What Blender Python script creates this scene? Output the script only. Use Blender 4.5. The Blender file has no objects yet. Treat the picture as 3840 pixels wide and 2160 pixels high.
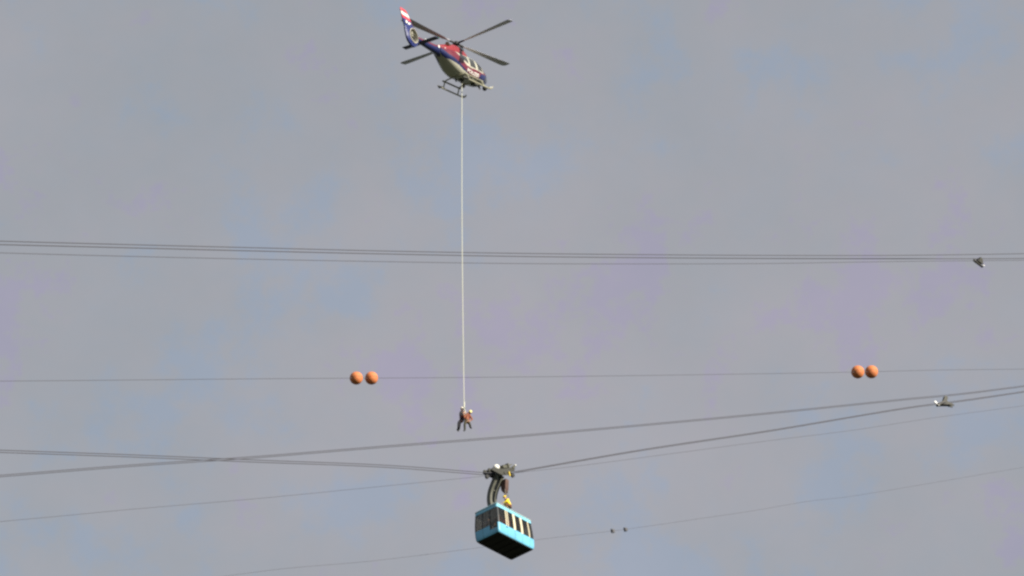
import bpy, bmesh, math, random
import numpy as np
from mathutils import Vector, Matrix, Euler

random.seed(7)
SC = bpy.context.scene
COL = SC.collection
R = math.radians

# ------------------------------------------------------------------ camera
FPX = 15000.0                      # focal length in photo pixels (3840 wide)
CAM = Vector((0.0, 0.0, 1.7))
EL = R(30.0)
cd = bpy.data.cameras.new('camera')
cam = bpy.data.objects.new('camera', cd); COL.objects.link(cam)
cam.location = CAM
cam.rotation_euler = (R(90) + EL, 0, 0)
cd.sensor_width = 36.0
cd.lens = FPX / 3840 * 36.0
cd.clip_start = 0.5; cd.clip_end = 20000
SC.camera = cam

# ------------------------------------------------------------------ light
SUN_DIR = Vector((0.80 * math.cos(R(23)), -0.60 * math.cos(R(23)), math.sin(R(23))))   # towards the sun
sd = bpy.data.lights.new('sun', 'SUN'); sd.energy = 4.9; sd.angle = R(0.5); sd.color = (1.0, 0.93, 0.80)
sun = bpy.data.objects.new('sun', sd); COL.objects.link(sun)
sun.rotation_euler = SUN_DIR.to_track_quat('Z', 'Y').to_euler()
sun.location = (60, -40, 80)

W = bpy.data.worlds.new('World'); SC.world = W; W.use_nodes = True
nt = W.node_tree; N = nt.nodes; L = nt.links
bg = N['Background']
sky = N.new('ShaderNodeTexSky'); sky.sky_type = 'NISHITA'; sky.sun_disc = False
sky.sun_elevation = R(23); sky.sun_rotation = math.atan2(SUN_DIR.x, SUN_DIR.y)
sky.air_density = 1.0; sky.dust_density = 1.0
# thin even cloud over the whole sky: the sky's brightness is kept, its blue washed to grey
bw = N.new('ShaderNodeRGBToBW'); L.new(sky.outputs[0], bw.inputs[0])
tc = N.new('ShaderNodeTexCoord')
n1 = N.new('ShaderNodeTexNoise'); n1.inputs['Scale'].default_value = 24; n1.inputs['Detail'].default_value = 8; n1.inputs['Roughness'].default_value = 0.66
n2 = N.new('ShaderNodeTexNoise'); n2.inputs['Scale'].default_value = 9; n2.inputs['Detail'].default_value = 10; n2.inputs['Roughness'].default_value = 0.62
mp = N.new('ShaderNodeMapping'); mp.inputs['Location'].default_value = (3.7, 1.2, 5.1); mp.inputs['Scale'].default_value = (1, 1, 1.25)
L.new(tc.outputs['Generated'], mp.inputs['Vector'])
L.new(tc.outputs['Generated'], n1.inputs['Vector']); L.new(mp.outputs[0], n2.inputs['Vector'])
r1 = N.new('ShaderNodeValToRGB')
r1.color_ramp.elements[0].position = 0.385; r1.color_ramp.elements[0].color = (0.87, 0.985, 1.21, 1)
r1.color_ramp.elements[1].position = 0.605; r1.color_ramp.elements[1].color = (0.97, 0.93, 1.19, 1)
e_ = r1.color_ramp.elements.new(0.46); e_.color = (0.95, 0.985, 1.105, 1)
e_ = r1.color_ramp.elements.new(0.56); e_.color = (0.975, 0.985, 1.085, 1)
r2 = N.new('ShaderNodeValToRGB')
r2.color_ramp.elements[0].position = 0.3; r2.color_ramp.elements[0].color = (0.90, 0.95, 0.955, 1)
r2.color_ramp.elements[1].position = 0.7; r2.color_ramp.elements[1].color = (1.07, 1.05, 1.045, 1)
L.new(n1.outputs['Fac'], r1.inputs[0]); L.new(n2.outputs['Fac'], r2.inputs[0])
m1 = N.new('ShaderNodeMix'); m1.data_type = 'RGBA'; m1.blend_type = 'MULTIPLY'; m1.inputs[0].default_value = 1
L.new(r1.outputs[0], m1.inputs[6]); L.new(r2.outputs[0], m1.inputs[7])
m2 = N.new('ShaderNodeMix'); m2.data_type = 'RGBA'; m2.blend_type = 'MULTIPLY'; m2.inputs[0].default_value = 1
ev = N.new('ShaderNodeMix'); ev.data_type = 'FLOAT'; ev.inputs[0].default_value = 0.12     # even cloud veil: most of the brightness is the same everywhere
ev.inputs[2].default_value = 1.545
lim = N.new('ShaderNodeMath'); lim.operation = 'MINIMUM'; lim.inputs[1].default_value = 2.5; L.new(bw.outputs[0], lim.inputs[0]); L.new(lim.outputs[0], ev.inputs[3])
L.new(m1.outputs[2], m2.inputs[6]); L.new(ev.outputs[0], m2.inputs[7])
L.new(m2.outputs[2], bg.inputs['Color'])
bg.inputs['Strength'].default_value = 0.15

vs = SC.view_settings
vs.view_transform = 'Standard'; vs.look = 'None'; vs.exposure = 0.7; vs.gamma = 1.0; vs.use_curve_mapping = False
SC.render.engine = 'CYCLES'
SC.cycles.pixel_filter_type = 'BLACKMAN_HARRIS'
SC.cycles.filter_width = 2.5       # soft long-distance lens

# ------------------------------------------------------------------ helpers
FW = Vector((0, math.cos(EL), math.sin(EL))); UP = Vector((0, -math.sin(EL), math.cos(EL))); RT = Vector((1, 0, 0))
def ray(px, py):
    return (FW * FPX + RT * (px - 1920) - UP * (py - 1080)).normalized()
def on_plane(px, py, p0, nrm):
    d = ray(px, py)
    return CAM + d * ((p0 - CAM).dot(nrm) / d.dot(nrm))

MATS = {}
def mat(name, col, rough=0.5, metal=0.0, var=0.12, scale=3.0, coat=0.0, vcol=False, bump=0.0):
    if name in MATS: return MATS[name]
    m = bpy.data.materials.new(name); m.use_nodes = True
    t = m.node_tree; p = t.nodes['Principled BSDF']
    p.inputs['Roughness'].default_value = rough; p.inputs['Metallic'].default_value = metal
    p.inputs['Coat Weight'].default_value = coat
    tx = t.nodes.new('ShaderNodeTexCoord')
    n = t.nodes.new('ShaderNodeTexNoise'); n.inputs['Scale'].default_value = scale; n.inputs['Detail'].default_value = 6
    t.links.new(tx.outputs['Object'], n.inputs['Vector'])
    r = t.nodes.new('ShaderNodeMapRange'); r.inputs[1].default_value = 0.3; r.inputs[2].default_value = 0.7
    r.inputs[3].default_value = 1 - var; r.inputs[4].default_value = 1 + var
    t.links.new(n.outputs['Fac'], r.inputs[0])
    mx = t.nodes.new('ShaderNodeMix'); mx.data_type = 'RGBA'; mx.blend_type = 'MULTIPLY'; mx.inputs[0].default_value = 1
    if vcol:
        a = t.nodes.new('ShaderNodeAttribute'); a.attribute_name = 'paint'
        t.links.new(a.outputs['Color'], mx.inputs[6])
    else:
        mx.inputs[6].default_value = (*col, 1)
    t.links.new(r.outputs[0], mx.inputs[7])
    t.links.new(mx.outputs[2], p.inputs['Base Color'])
    rr = t.nodes.new('ShaderNodeMapRange'); rr.inputs[3].default_value = max(0.02, rough - 0.1); rr.inputs[4].default_value = min(1, rough + 0.1)
    t.links.new(n.outputs['Fac'], rr.inputs[0]); t.links.new(rr.outputs[0], p.inputs['Roughness'])
    if bump:
        b = t.nodes.new('ShaderNodeBump'); b.inputs['Strength'].default_value = bump; b.inputs['Distance'].default_value = 0.02
        t.links.new(n.outputs['Fac'], b.inputs['Height']); t.links.new(b.outputs[0], p.inputs['Normal'])
    MATS[name] = m
    return m
def glass(name, tint, refl=0.12):
    m = bpy.data.materials.new(name); m.use_nodes = True
    t = m.node_tree; t.nodes.remove(t.nodes['Principled BSDF'])
    out = t.nodes['Material Output']
    tr = t.nodes.new('ShaderNodeBsdfTransparent'); tr.inputs[0].default_value = (*tint, 1)
    gl = t.nodes.new('ShaderNodeBsdfGlossy'); gl.inputs['Roughness'].default_value = 0.06
    lw = t.nodes.new('ShaderNodeLayerWeight'); lw.inputs[0].default_value = 0.25
    mr = t.nodes.new('ShaderNodeMapRange'); mr.inputs[3].default_value = refl * 0.4; mr.inputs[4].default_value = refl * 4
    t.links.new(lw.outputs['Fresnel'], mr.inputs[0])
    mx = t.nodes.new('ShaderNodeMixShader')
    t.links.new(mr.outputs[0], mx.inputs[0]); t.links.new(tr.outputs[0], mx.inputs[1]); t.links.new(gl.outputs[0], mx.inputs[2])
    t.links.new(mx.outputs[0], out.inputs[0])
    return m

WHITE = (0.50, 0.49, 0.40); RED = (0.14, 0.016, 0.032); BLUE = (0.012, 0.018, 0.085); FLAGRED = (0.6, 0.05, 0.07)
M_LIVERY = mat('aircraft_paint', WHITE, 0.32, 0, 0.05, 2.0, 0.3, vcol=True)
M_WHITE = mat('white_paint', (0.8, 0.8, 0.76), 0.35, 0, 0.05)
M_RED = mat('red_paint', (0.25, 0.022, 0.03), 0.35, 0, 0.08, coat=0.3)
M_BLACK = mat('black_rubber', (0.02, 0.02, 0.021), 0.6)
M_DARK = mat('dark_steel', (0.035, 0.035, 0.028), 0.65, 0.1, 0.25)
M_GUN = mat('weathered_steel', (0.075, 0.075, 0.055), 0.6, 0.2, 0.3)
M_BLADE = mat('blade_composite', (0.62, 0.63, 0.68), 0.5, 0.0, 0.05)
M_SKID = mat('skid_grey_paint', (0.30, 0.29, 0.21), 0.5, 0.0, 0.15)
M_DUCT = mat('duct_pale_paint', (0.55, 0.52, 0.42), 0.5, 0, 0.1)
M_FAN = mat('fan_metal', (0.12, 0.115, 0.09), 0.4, 0.5, 0.1)
M_HGLASS = glass('smoked_cockpit_glass', (0.10, 0.105, 0.09), 0.2)
M_SEATS = mat('cabin_lining', (0.10, 0.09, 0.08), 0.8)
M_EXH = mat('burnt_exhaust_metal', (0.22, 0.13, 0.09), 0.4, 0.8, 0.3)
M_CYAN = mat('cyan_cabin_paint', (0.13, 0.42, 0.60), 0.42, 0, 0.14, 1.2, 0.1)
M_ROOF = mat('pale_cyan_roof_paint', (0.18, 0.48, 0.62), 0.45, 0, 0.06, 1.5)
M_POST = mat('cream_window_frame', (0.60, 0.55, 0.40), 0.45, 0, 0.06)
M_ENDPOST = mat('dark_window_seal', (0.03, 0.035, 0.04), 0.5)
M_GGLASS = glass('tinted_cabin_glass', (0.66, 0.65, 0.60), 0.09)
M_UNDER = mat('black_underbody', (0.008, 0.008, 0.009), 0.8)
M_FLOOR = mat('cabin_floor', (0.06, 0.06, 0.055), 0.8)
M_HANG = mat('hanger_grey_paint', (0.10, 0.10, 0.08), 0.55, 0.0, 0.25)
M_BROWN = mat('rust_brown_paint', (0.085, 0.045, 0.035), 0.6, 0, 0.2)
M_YEL = mat('yellow_paint', (0.75, 0.55, 0.05), 0.5, 0, 0.1)
M_ROPE = mat('galvanised_wire_rope', (0.06, 0.06, 0.075), 0.7, 0.0, 0.15, 8)
M_LINE = mat('pale_textile_line', (0.60, 0.61, 0.50), 0.8, 0, 0.08, 10)
M_ORANGE = mat('faded_orange_shell', (0.62, 0.20, 0.07), 0.7, 0, 0.18, 3.0)
M_SKIN = mat('skin', (0.55, 0.33, 0.24), 0.55)
M_JDARK = mat('dark_navy_cloth', (0.018, 0.017, 0.025), 0.85)
M_OLIVE = mat('dark_olive_cloth', (0.035, 0.034, 0.016), 0.85)
M_JORANGE = mat('orange_jacket_cloth', (0.23, 0.075, 0.035), 0.8)
M_JYEL = mat('yellow_jacket_cloth', (0.85, 0.62, 0.03), 0.8)
M_JRED = mat('red_jacket_cloth', (0.50, 0.07, 0.05), 0.8)
M_JGREY = mat('grey_coat_cloth', (0.12, 0.11, 0.11), 0.85)
M_BROWNC = mat('brown_trouser_cloth', (0.16, 0.07, 0.03), 0.85)
M_HYEL = mat('pale_yellow_helmet_shell', (0.85, 0.75, 0.30), 0.3)
M_HWHITE = mat('white_helmet_shell', (0.75, 0.70, 0.62), 0.3)
M_HAIR = mat('dark_hair', (0.03, 0.02, 0.015), 0.6)
M_STRAP = mat('harness_webbing', (0.30, 0.06, 0.04), 0.8)

class MB:
    def __init__(s): s.v = []; s.f = []; s.mi = []; s.sm = []; s.cur = 0; s.smooth = True
    def add(s, vs, fs):
        o = len(s.v); s.v += [tuple(v) for v in vs]
        for f in fs: s.f.append(tuple(i + o for i in f)); s.mi.append(s.cur)
    def box(s, c, d, M=None):
        x, y, z = d[0] / 2, d[1] / 2, d[2] / 2
        vs = [Vector((sx * x, sy * y, sz * z)) for sz in (-1, 1) for sy in (-1, 1) for sx in (-1, 1)]
        if M is not None: vs = [M @ v for v in vs]
        vs = [v + Vector(c) for v in vs]
        s.add(vs, [(0, 2, 3, 1), (4, 5, 7, 6), (0, 1, 5, 4), (2, 6, 7, 3), (0, 4, 6, 2), (1, 3, 7, 5)])
    def bar(s, a, b, w, h, up=Vector((0, 0, 1))):
        a = Vector(a); b = Vector(b); d = (b - a).normalized()
        x = d.cross(up)
        if x.length < 1e-4: x = Vector((1, 0, 0))
        x.normalize(); u = x.cross(d)
        q = [x * (w / 2) + u * (h / 2), -x * (w / 2) + u * (h / 2), -x * (w / 2) - u * (h / 2), x * (w / 2) - u * (h / 2)]
        s.add([a + k for k in q] + [b + k for k in q], [(0, 1, 2, 3), (7, 6, 5, 4)] + [(i, i + 4, (i + 1) % 4 + 4, (i + 1) % 4) for i in range(4)])
    def tube(s, pts, r, n=10, cap=True):
        pts = [Vector(p) for p in pts]; rs = r if isinstance(r, (list, tuple)) else [r] * len(pts)
        rings = []; ref = None
        for i, p in enumerate(pts):
            d = (pts[min(i + 1, len(pts) - 1)] - pts[max(i - 1, 0)]).normalized()
            if ref is None:
                ref = d.orthogonal().normalized()
            ref = (ref - d * ref.dot(d)).normalized()
            b = d.cross(ref)
            rings.append([p + (ref * math.cos(2 * math.pi * k / n) + b * math.sin(2 * math.pi * k / n)) * rs[i] for k in range(n)])
        vs = [v for rg in rings for v in rg]; fs = []
        for i in range(len(pts) - 1):
            for k in range(n):
                fs.append((i * n + k, i * n + (k + 1) % n, (i + 1) * n + (k + 1) % n, (i + 1) * n + k))
        if cap:
            fs.append(tuple(range(n - 1, -1, -1))); fs.append(tuple((len(pts) - 1) * n + k for k in range(n)))
        s.add(vs, fs)
    def ball(s, c, r, nu=16, nv=10, sc=(1, 1, 1), v0=0.0, v1=1.0):
        c = Vector(c); vs = []; fs = []
        for j in range(nv + 1):
            th = math.pi * (v0 + (v1 - v0) * j / nv)
            for k in range(nu):
                ph = 2 * math.pi * k / nu
                vs.append(c + Vector((r * sc[0] * math.sin(th) * math.cos(ph), r * sc[1] * math.sin(th) * math.sin(ph), r * sc[2] * math.cos(th))))
        for j in range(nv):
            for k in range(nu):
                fs.append((j * nu + k, (j + 1) * nu + k, (j + 1) * nu + (k + 1) % nu, j * nu + (k + 1) % nu))
        s.add(vs, fs)
    def disc(s, c, axis, r, w, n=24, r0=0.0):
        c = Vector(c); a = Vector(axis).normalized()
        s.tube([c - a * w / 2, c - a * w / 2 * 0.98, c + a * w / 2 * 0.98, c + a * w / 2], [r * 0.93, r, r, r * 0.93], n)
    def prism(s, outline, axis_off):
        n = len(outline); o = Vector(axis_off)
        vs = [Vector(p) - o / 2 for p in outline] + [Vector(p) + o / 2 for p in outline]
        s.add(vs, [tuple(range(n - 1, -1, -1)), tuple(range(n, 2 * n))] + [(i, (i + 1) % n, (i + 1) % n + n, i + n) for i in range(n)])
    def mesh(s, name, mats, colors=None, angle=35):
        me = bpy.data.meshes.new(name); me.from_pydata([tuple(v) for v in s.v], [], s.f)
        for m in (mats if isinstance(mats, (list, tuple)) else [mats]): me.materials.append(m)
        me.polygons.foreach_set('material_index', s.mi)
        bm = bmesh.new(); bm.from_mesh(me)
        bmesh.ops.remove_doubles(bm, verts=bm.verts, dist=1e-5)
        bmesh.ops.recalc_face_normals(bm, faces=bm.faces)
        bm.to_mesh(me); bm.free()
        if s.smooth:
            me.polygons.foreach_set('use_smooth', [True] * len(me.polygons))
            me.set_sharp_from_angle(angle=R(angle))
        if colors:
            a = me.color_attributes.new('paint', 'FLOAT_COLOR', 'POINT')
            for i, v in enumerate(me.vertices): a.data[i].color = (*colors(v.co), 1)
        return me
    def obj(s, name, mats, parent=None, colors=None, angle=35):
        o = bpy.data.objects.new(name, s.mesh(name, mats, colors, angle)); COL.objects.link(o)
        if parent is not None: o.parent = parent
        return o
def tag(o, label, cat, group=None):
    o['label'] = label; o['category'] = cat
    if group: o['group'] = group
    return o
def thing(name, label, cat, loc=(0, 0, 0), rot=(0, 0, 0), group=None):
    o = bpy.data.objects.new(name, None); COL.objects.link(o)
    o.empty_display_size = 0.2
    o.location = loc; o.rotation_euler = rot
    return tag(o, label, cat, group)

# ------------------------------------------------------------------ the ground (far below the frame)
m = MB(); n = 48; S = 9000
hn = lambda x, y: 6 * math.sin(x * 0.011) * math.sin(y * 0.009 + 1) + 3 * math.sin(x * 0.031 + 2) * math.cos(y * 0.027)
vs_ = []
for j in range(n + 1):
    for i in range(n + 1):
        u = (i / n * 2 - 1); v = (j / n * 2 - 1)
        x = S * u * abs(u) ** 1.6; y = S * v * abs(v) ** 1.6
        d = math.hypot(x, y)
        vs_.append((x, y, hn(x, y) * min(1, d / 300) - min(1, d / 300) * 8))
m.add(vs_, [(j * (n + 1) + i, j * (n + 1) + i + 1, (j + 1) * (n + 1) + i + 1, (j + 1) * (n + 1) + i) for j in range(n) for i in range(n)])
g = m.obj('ground', mat('meadow_ground', (0.022, 0.029, 0.013), 0.95, 0, 0.4, 0.02)); g['kind'] = 'structure'

# ------------------------------------------------------------------ helicopter
HELI = thing('helicopter', 'red, blue and white police helicopter hovering nose-up with four grey rotor blades', 'helicopter',
             (-3.42658621, 232.309945, 151.872797), (-0.0016, -0.269885, 1.0343046))
ST = np.array([[3.14, 1.0, 1.12, .08, 1.06], [3.05, .86, 1.32, .33, 1.05], [2.85, .74, 1.47, .48, 1.05], [2.55, .65, 1.66, .61, 1.06], [2.2, .58, 1.88, .70, 1.08], [1.7, .55, 2.12, .77, 1.12],
               [1.1, .55, 2.24, .80, 1.2], [.3, .55, 2.28, .80, 1.25], [-.6, .56, 2.28, .80, 1.3], [-1.2, .70, 2.28, .77, 1.45],
               [-1.8, 1.02, 2.28, .66, 1.65], [-2.4, 1.40, 2.27, .50, 1.83], [-3.0, 1.70, 2.24, .34, 1.97]])[::-1]
XS = ST[:, 0]
def herm(x, k):
    y = ST[:, k]; i = int(np.clip(np.searchsorted(XS, x) - 1, 0, len(XS) - 2))
    h = XS[i + 1] - XS[i]; t = min(1, max(0, (x - XS[i]) / h))
    def sl(j):
        if j == 0: return (y[1] - y[0]) / (XS[1] - XS[0])
        if j == len(XS) - 1: return (y[-1] - y[-2]) / (XS[-1] - XS[-2])
        a = (y[j] - y[j - 1]) / (XS[j] - XS[j - 1]); b = (y[j + 1] - y[j]) / (XS[j + 1] - XS[j])
        return 0 if a * b <= 0 else 2 * a * b / (a + b)
    t2, t3 = t * t, t * t * t
    return (2 * t3 - 3 * t2 + 1) * y[i] + (t3 - 2 * t2 + t) * h * sl(i) + (-2 * t3 + 3 * t2) * y[i + 1] + (t3 - t2) * h * sl(i + 1)
PE = 2.6
def sect(x): return [herm(x, k) for k in (1, 2, 3, 4)]
def yside(x, z):
    zb, zt, hw, zm = sect(x)
    h = (zt - zm) if z > zm else (zm - zb)
    return hw * max(0.0, 1 - (abs(z - zm) / h) ** PE) ** (1 / PE)
def lerp_tab(x, tab): return float(np.interp(x, [t[0] for t in tab], [t[1] for t in tab]))
T_WHITE = [(-3.0, 1.75), (-2.75, 1.60), (-2.4, 1.44), (-2.1, 1.36), (-1.65, 1.2), (-.8, .86), (.25, .70), (1.35, .66), (2.55, .71), (3.2, .8)]
T_BLUE = [(-3.0, 2.06), (-2.75, 1.98), (-2.3, 1.74), (-1.7, 1.50), (-.9, 1.06), (-.2, .80), (.3, .71), (1.1, .67), (1.25, .70), (1.5, 1.06), (2.2, 1.18), (3.2, 1.2)]
T_RED = [(-1.75, 2.3), (-1.3, 1.93), (-.75, 1.50), (-.35, 1.24), (.0, 1.21), (1.9, 1.21), (2.1, 1.19), (3.2, 1.3)]
def heli_paint(p):
    x, z = p.x, p.z
    if z < lerp_tab(x, T_WHITE): return WHITE
    if z < lerp_tab(x, T_BLUE): return BLUE
    if x < -1.75 or z < lerp_tab(x, T_RED): return RED
    if x > 2.0: return RED
    return WHITE
m = MB(); nx, na = 360, 176
xsamp = [-3.0 + 6.14 * (1 - (1 - i / nx) ** 1.25) for i in range(nx + 1)]
vv = []
for x in xsamp:
    zb, zt, hw, zm = sect(x)
    for k in range(na):
        a = 2 * math.pi * k / na; c, s = math.cos(a), math.sin(a)
        y = hw * math.copysign(abs(c) ** (2 / PE), c)
        z = zm + (zt - zm if s > 0 else zm - zb) * math.copysign(abs(s) ** (2 / PE), s)
        vv.append((x, y, z))
ff = [(i * na + k, i * na + (k + 1) % na, (i + 1) * na + (k + 1) % na, (i + 1) * na + k) for i in range(nx) for k in range(na)]
ff += [tuple(range(na)), tuple(nx * na + k for k in range(na - 1, -1, -1))]
m.add(vv, ff)
body = m.obj('fuselage', M_LIVERY, HELI, heli_paint, 60)

def side_pane(name, pts, side, parent, material, off=0.012, nu=10, nv=8):
    """pane with four (x,z) corners, laid on the fuselage skin with its own thickness"""
    m = MB(); P = [Vector((a, b)) for a, b in pts]; g = []
    for j in range(nv + 1):
        for i in range(nu + 1):
            u, v = i / nu, j / nv
            q = P[0].lerp(P[1], u).lerp(P[3].lerp(P[2], u), v)
            g.append((q.x, q.y))
    def lay(o): return [(x, side * (yside(x, z) + o), z) for x, z in g]
    k = (nu + 1) * (nv + 1)
    fs = [(j * (nu + 1) + i, j * (nu + 1) + i + 1, (j + 1) * (nu + 1) + i + 1, (j + 1) * (nu + 1) + i) for j in range(nv) for i in range(nu)]
    ring = [i for i in range(nu + 1)] + [(j + 1) * (nu + 1) - 1 for j in range(1, nv + 1)] + [nv * (nu + 1) + i for i in range(nu - 1, -1, -1)] + [j * (nu + 1) for j in range(nv - 1, 0, -1)]
    m.add(lay(off) + lay(-0.03), fs + [tuple(i + k for i in f) for f in fs] + [(ring[i], ring[(i + 1) % len(ring)], ring[(i + 1) % len(ring)] + k, ring[i] + k) for i in range(len(ring))])
    return m.obj(name, material, parent)
M_PANE = mat('dark_aircraft_glazing', (0.035, 0.035, 0.028), 0.08, 0, 0.1, coat=1.0)
for s in (-1, 1):
    side_pane('cabin_window', [(-.80, 1.62), (-.12, 1.42), (-.12, 1.98), (-.98, 2.02)], s, HELI, M_PANE)
    d = side_pane('sliding_door', [(-.02, .74), (.98, .72), (.98, 2.10), (-.02, 2.10)], s, HELI, M_LIVERY, 0.006, 40, 40)
    a = d.data.color_attributes.new('paint', 'FLOAT_COLOR', 'POINT')
    for i, v in enumerate(d.data.vertices): a.data[i].color = (*heli_paint(v.co), 1)
    w = side_pane('door_window', [(.10, 1.30), (.88, 1.30), (.84, 1.98), (.12, 1.98)], s, d, M_PANE, 0.016)
    d = side_pane('cockpit_door', [(1.03, .72), (1.95, .80), (1.75, 2.02), (1.03, 2.08)], s, HELI, M_LIVERY, 0.006, 40, 40)
    a = d.data.color_attributes.new('paint', 'FLOAT_COLOR', 'POINT')
    for i, v in enumerate(d.data.vertices): a.data[i].color = (*heli_paint(v.co), 1)
    side_pane('door_window', [(1.14, 1.28), (1.86, 1.28), (1.68, 1.94), (1.14, 1.98)], s, d, M_PANE, 0.016)
    mm = MB(); mm.box((1.12, s * (yside(1.12, 1.12) + .03), 1.12), (.14, .03, .04)); mm.obj('door_handle', M_DARK, d)
    mm = MB(); mm.box((.12, s * (yside(.12, 1.12) + .03), 1.14), (.14, .03, .04)); mm.obj('door_handle', M_DARK, d)
    # windscreen half: grid over the front upper skin
    mm = MB(); g = []; NU, NV = 14, 12
    for o in (0.012, -0.03):
        for j in range(NV + 1):
            for i in range(NU + 1):
                x = 2.02 + .78 * i / NU; zb, zt, hw, zm = sect(x)
                a = R(12 + 72 * j / NV); c_, s_ = math.cos(a), math.sin(a)
                y = (hw + o) * c_ ** (2 / PE); z = zm + (zt - zm + o) * s_ ** (2 / PE)
                g.append((x, s * max(y, .02), z))
    k = (NU + 1) * (NV + 1)
    fs = [(j * (NU + 1) + i, j * (NU + 1) + i + 1, (j + 1) * (NU + 1) + i + 1, (j + 1) * (NU + 1) + i) for j in range(NV) for i in range(NU)]
    ring = [i for i in range(NU + 1)] + [(j + 1) * (NU + 1) - 1 for j in range(1, NV + 1)] + [NV * (NU + 1) + i for i in range(NU - 1, -1, -1)] + [j * (NU + 1) for j in range(NV - 1, 0, -1)]
    mm.add(g, fs + [tuple(i + k for i in f) for f in fs] + [(ring[i], ring[(i + 1) % len(ring)], ring[(i + 1) % len(ring)] + k, ring[i] + k) for i in range(len(ring))])
    mm.obj('windscreen', M_PANE, HELI)
    side_pane('chin_window', [(2.15, .74), (2.75, .84), (2.75, 1.02), (2.2, 1.0)], s, HELI, M_PANE)
    # lettering along the red band
    cu = bpy.data.curves.new('lettering', 'FONT'); cu.body = 'POLIZEI'; cu.size = 0.30; cu.align_x = 'LEFT'; cu.offset = 0.006
    to = bpy.data.objects.new('tmp', cu); COL.objects.link(to)
    bpy.context.view_layer.update()
    me = bpy.data.meshes.new_from_object(to.evaluated_get(bpy.context.evaluated_depsgraph_get()))
    bpy.data.objects.remove(to)
    wd = max(v.co.x for v in me.vertices)
    bm = bmesh.new(); bm.from_mesh(me)
    bmesh.ops.triangulate(bm, faces=bm.faces)
    bmesh.ops.subdivide_edges(bm, edges=[e for e in bm.edges if e.calc_length() > .06], cuts=2)
    for v in bm.verts:
        t = v.co.x / wd; h = v.co.y
        x = (-.36 + 1.56 * t) if s < 0 else (1.20 - 1.56 * t)
        z = float(np.interp(x, [-.4, .3, 1.2], [.86, .79, .765])) + h * 1.02
        v.co = Vector((x, s * (yside(x, z) + .02), z))
    bm.to_mesh(me); bm.free()
    me.materials.clear(); me.materials.append(M_WHITE)
    lo = bpy.data.objects.new('lettering', me); COL.objects.link(lo); lo.parent = HELI
    lo['label'] = 'white police lettering along the red band'
# wiper and windscreen post, roof rail
m = MB(); m.tube([(2.0, 0, 2.0), (2.2, 0, 1.90), (2.55, 0, 1.68), (2.82, 0, 1.51)], .025, 8); m.obj('windscreen_post', M_RED, HELI)

# engine cowling on the roof
CW = [(1.05, 2.20, .15), (.8, 2.36, .34), (.45, 2.55, .46), (0.0, 2.74, .54), (-.6, 2.82, .60), (-1.2, 2.79, .60), (-1.8, 2.68, .55), (-2.4, 2.50, .42), (-2.9, 2.36, .28), (-3.15, 2.28, .15)]
m = MB(); vv = []; na2 = 40
for x, zt, hw in CW:
    zb = 2.12
    for k in range(na2):
        a = 2 * math.pi * k / na2; c, s = math.cos(a), math.sin(a)
        vv.append((x, hw * math.copysign(abs(c) ** .75, c), zb + (zt - zb) * max(s, 0) ** .75 - .12 * max(-s, 0)))
ff = [(i * na2 + k, i * na2 + (k + 1) % na2, (i + 1) * na2 + (k + 1) % na2, (i + 1) * na2 + k) for i in range(len(CW) - 1) for k in range(na2)] + [tuple(range(na2)), tuple((len(CW) - 1) * na2 + k for k in range(na2))]
m.add(vv, ff); cow = m.obj('engine_cowling', M_RED, HELI, None, 50)
for s in (-1, 1):
    m = MB()
    for k in range(7): m.bar((-.15 - k * .085, s * .585, 2.46), (-.2 - k * .085, s * .57, 2.66), .03, .012, Vector((0, 1, 0)))
    m.bar((-.10, s * .575, 2.44), (-.74, s * .60, 2.44), .025, .03); m.bar((-.14, s * .56, 2.68), (-.8, s * .57, 2.68), .025, .03)
    m.obj('air_intake', M_BLACK, cow)
    m = MB(); m.tube([(-1.5, s * .34, 2.50), (-1.95, s * .39, 2.50), (-2.20, s * .46, 2.52)], [.12, .13, .135], 18, False)
    m.tube([(-2.20, s * .46, 2.52), (-1.9, s * .385, 2.50)], [.12, .11], 18, True); m.obj('exhaust_pipe', M_EXH, cow)
m = MB(); m.ball((-2.45, -.37, 2.12), .07, 12, 8); m.obj('side_light', M_WHITE, HELI)

# tail boom
m = MB(); vv = []; BX = [(-2.55, .42, 1.93, .40), (-3.0, .335, 1.97, .31), (-3.6, .29, 2.0, .27), (-4.4, .245, 2.04, .235), (-5.2, .21, 2.08, .205), (-5.75, .185, 2.10, .19)]
nb = 40
for x, hz, zc, hy in BX:
    for k in range(nb):
        a = 2 * math.pi * k / nb; vv.append((x, hy * math.cos(a), zc + hz * math.sin(a)))
# densify lengthwise
vv2 = []; K = 12
for i in range(len(BX) - 1):
    for q in range(K):
        for k in range(nb): vv2.append(tuple(Vector(vv[i * nb + k]).lerp(Vector(vv[(i + 1) * nb + k]), q / K)))
vv2 += vv[-nb:]
nr = len(vv2) // nb
m.add(vv2, [(i * nb + k, i * nb + (k + 1) % nb, (i + 1) * nb + (k + 1) % nb, (i + 1) * nb + k) for i in range(nr - 1) for k in range(nb)] + [tuple(range(nb)), tuple((nr - 1) * nb + k for k in range(nb))])
def boom_paint(p): return RED if p.z > 2.03 + (-p.x - 3) * .022 else BLUE
boom = m.obj('tail_boom', M_LIVERY, HELI, boom_paint, 60)
m = MB(); m.disc((-3.15, -.305, 2.10), (0, 1, 0), .10, .03, 20); m.obj('emblem_disc', M_WHITE, boom)
m = MB(); m.tube([(-3.6, 0, 2.28), (-3.75, 0, 2.55)], [.02, .008], 8); m.obj('antenna', M_BLACK, boom)
m = MB(); m.prism([(-4.2, 0, 2.27), (-4.45, 0, 2.26), (-4.42, 0, 2.46), (-4.32, 0, 2.46)], (0, .03, 0)); m.obj('antenna', M_WHITE, boom)

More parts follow.
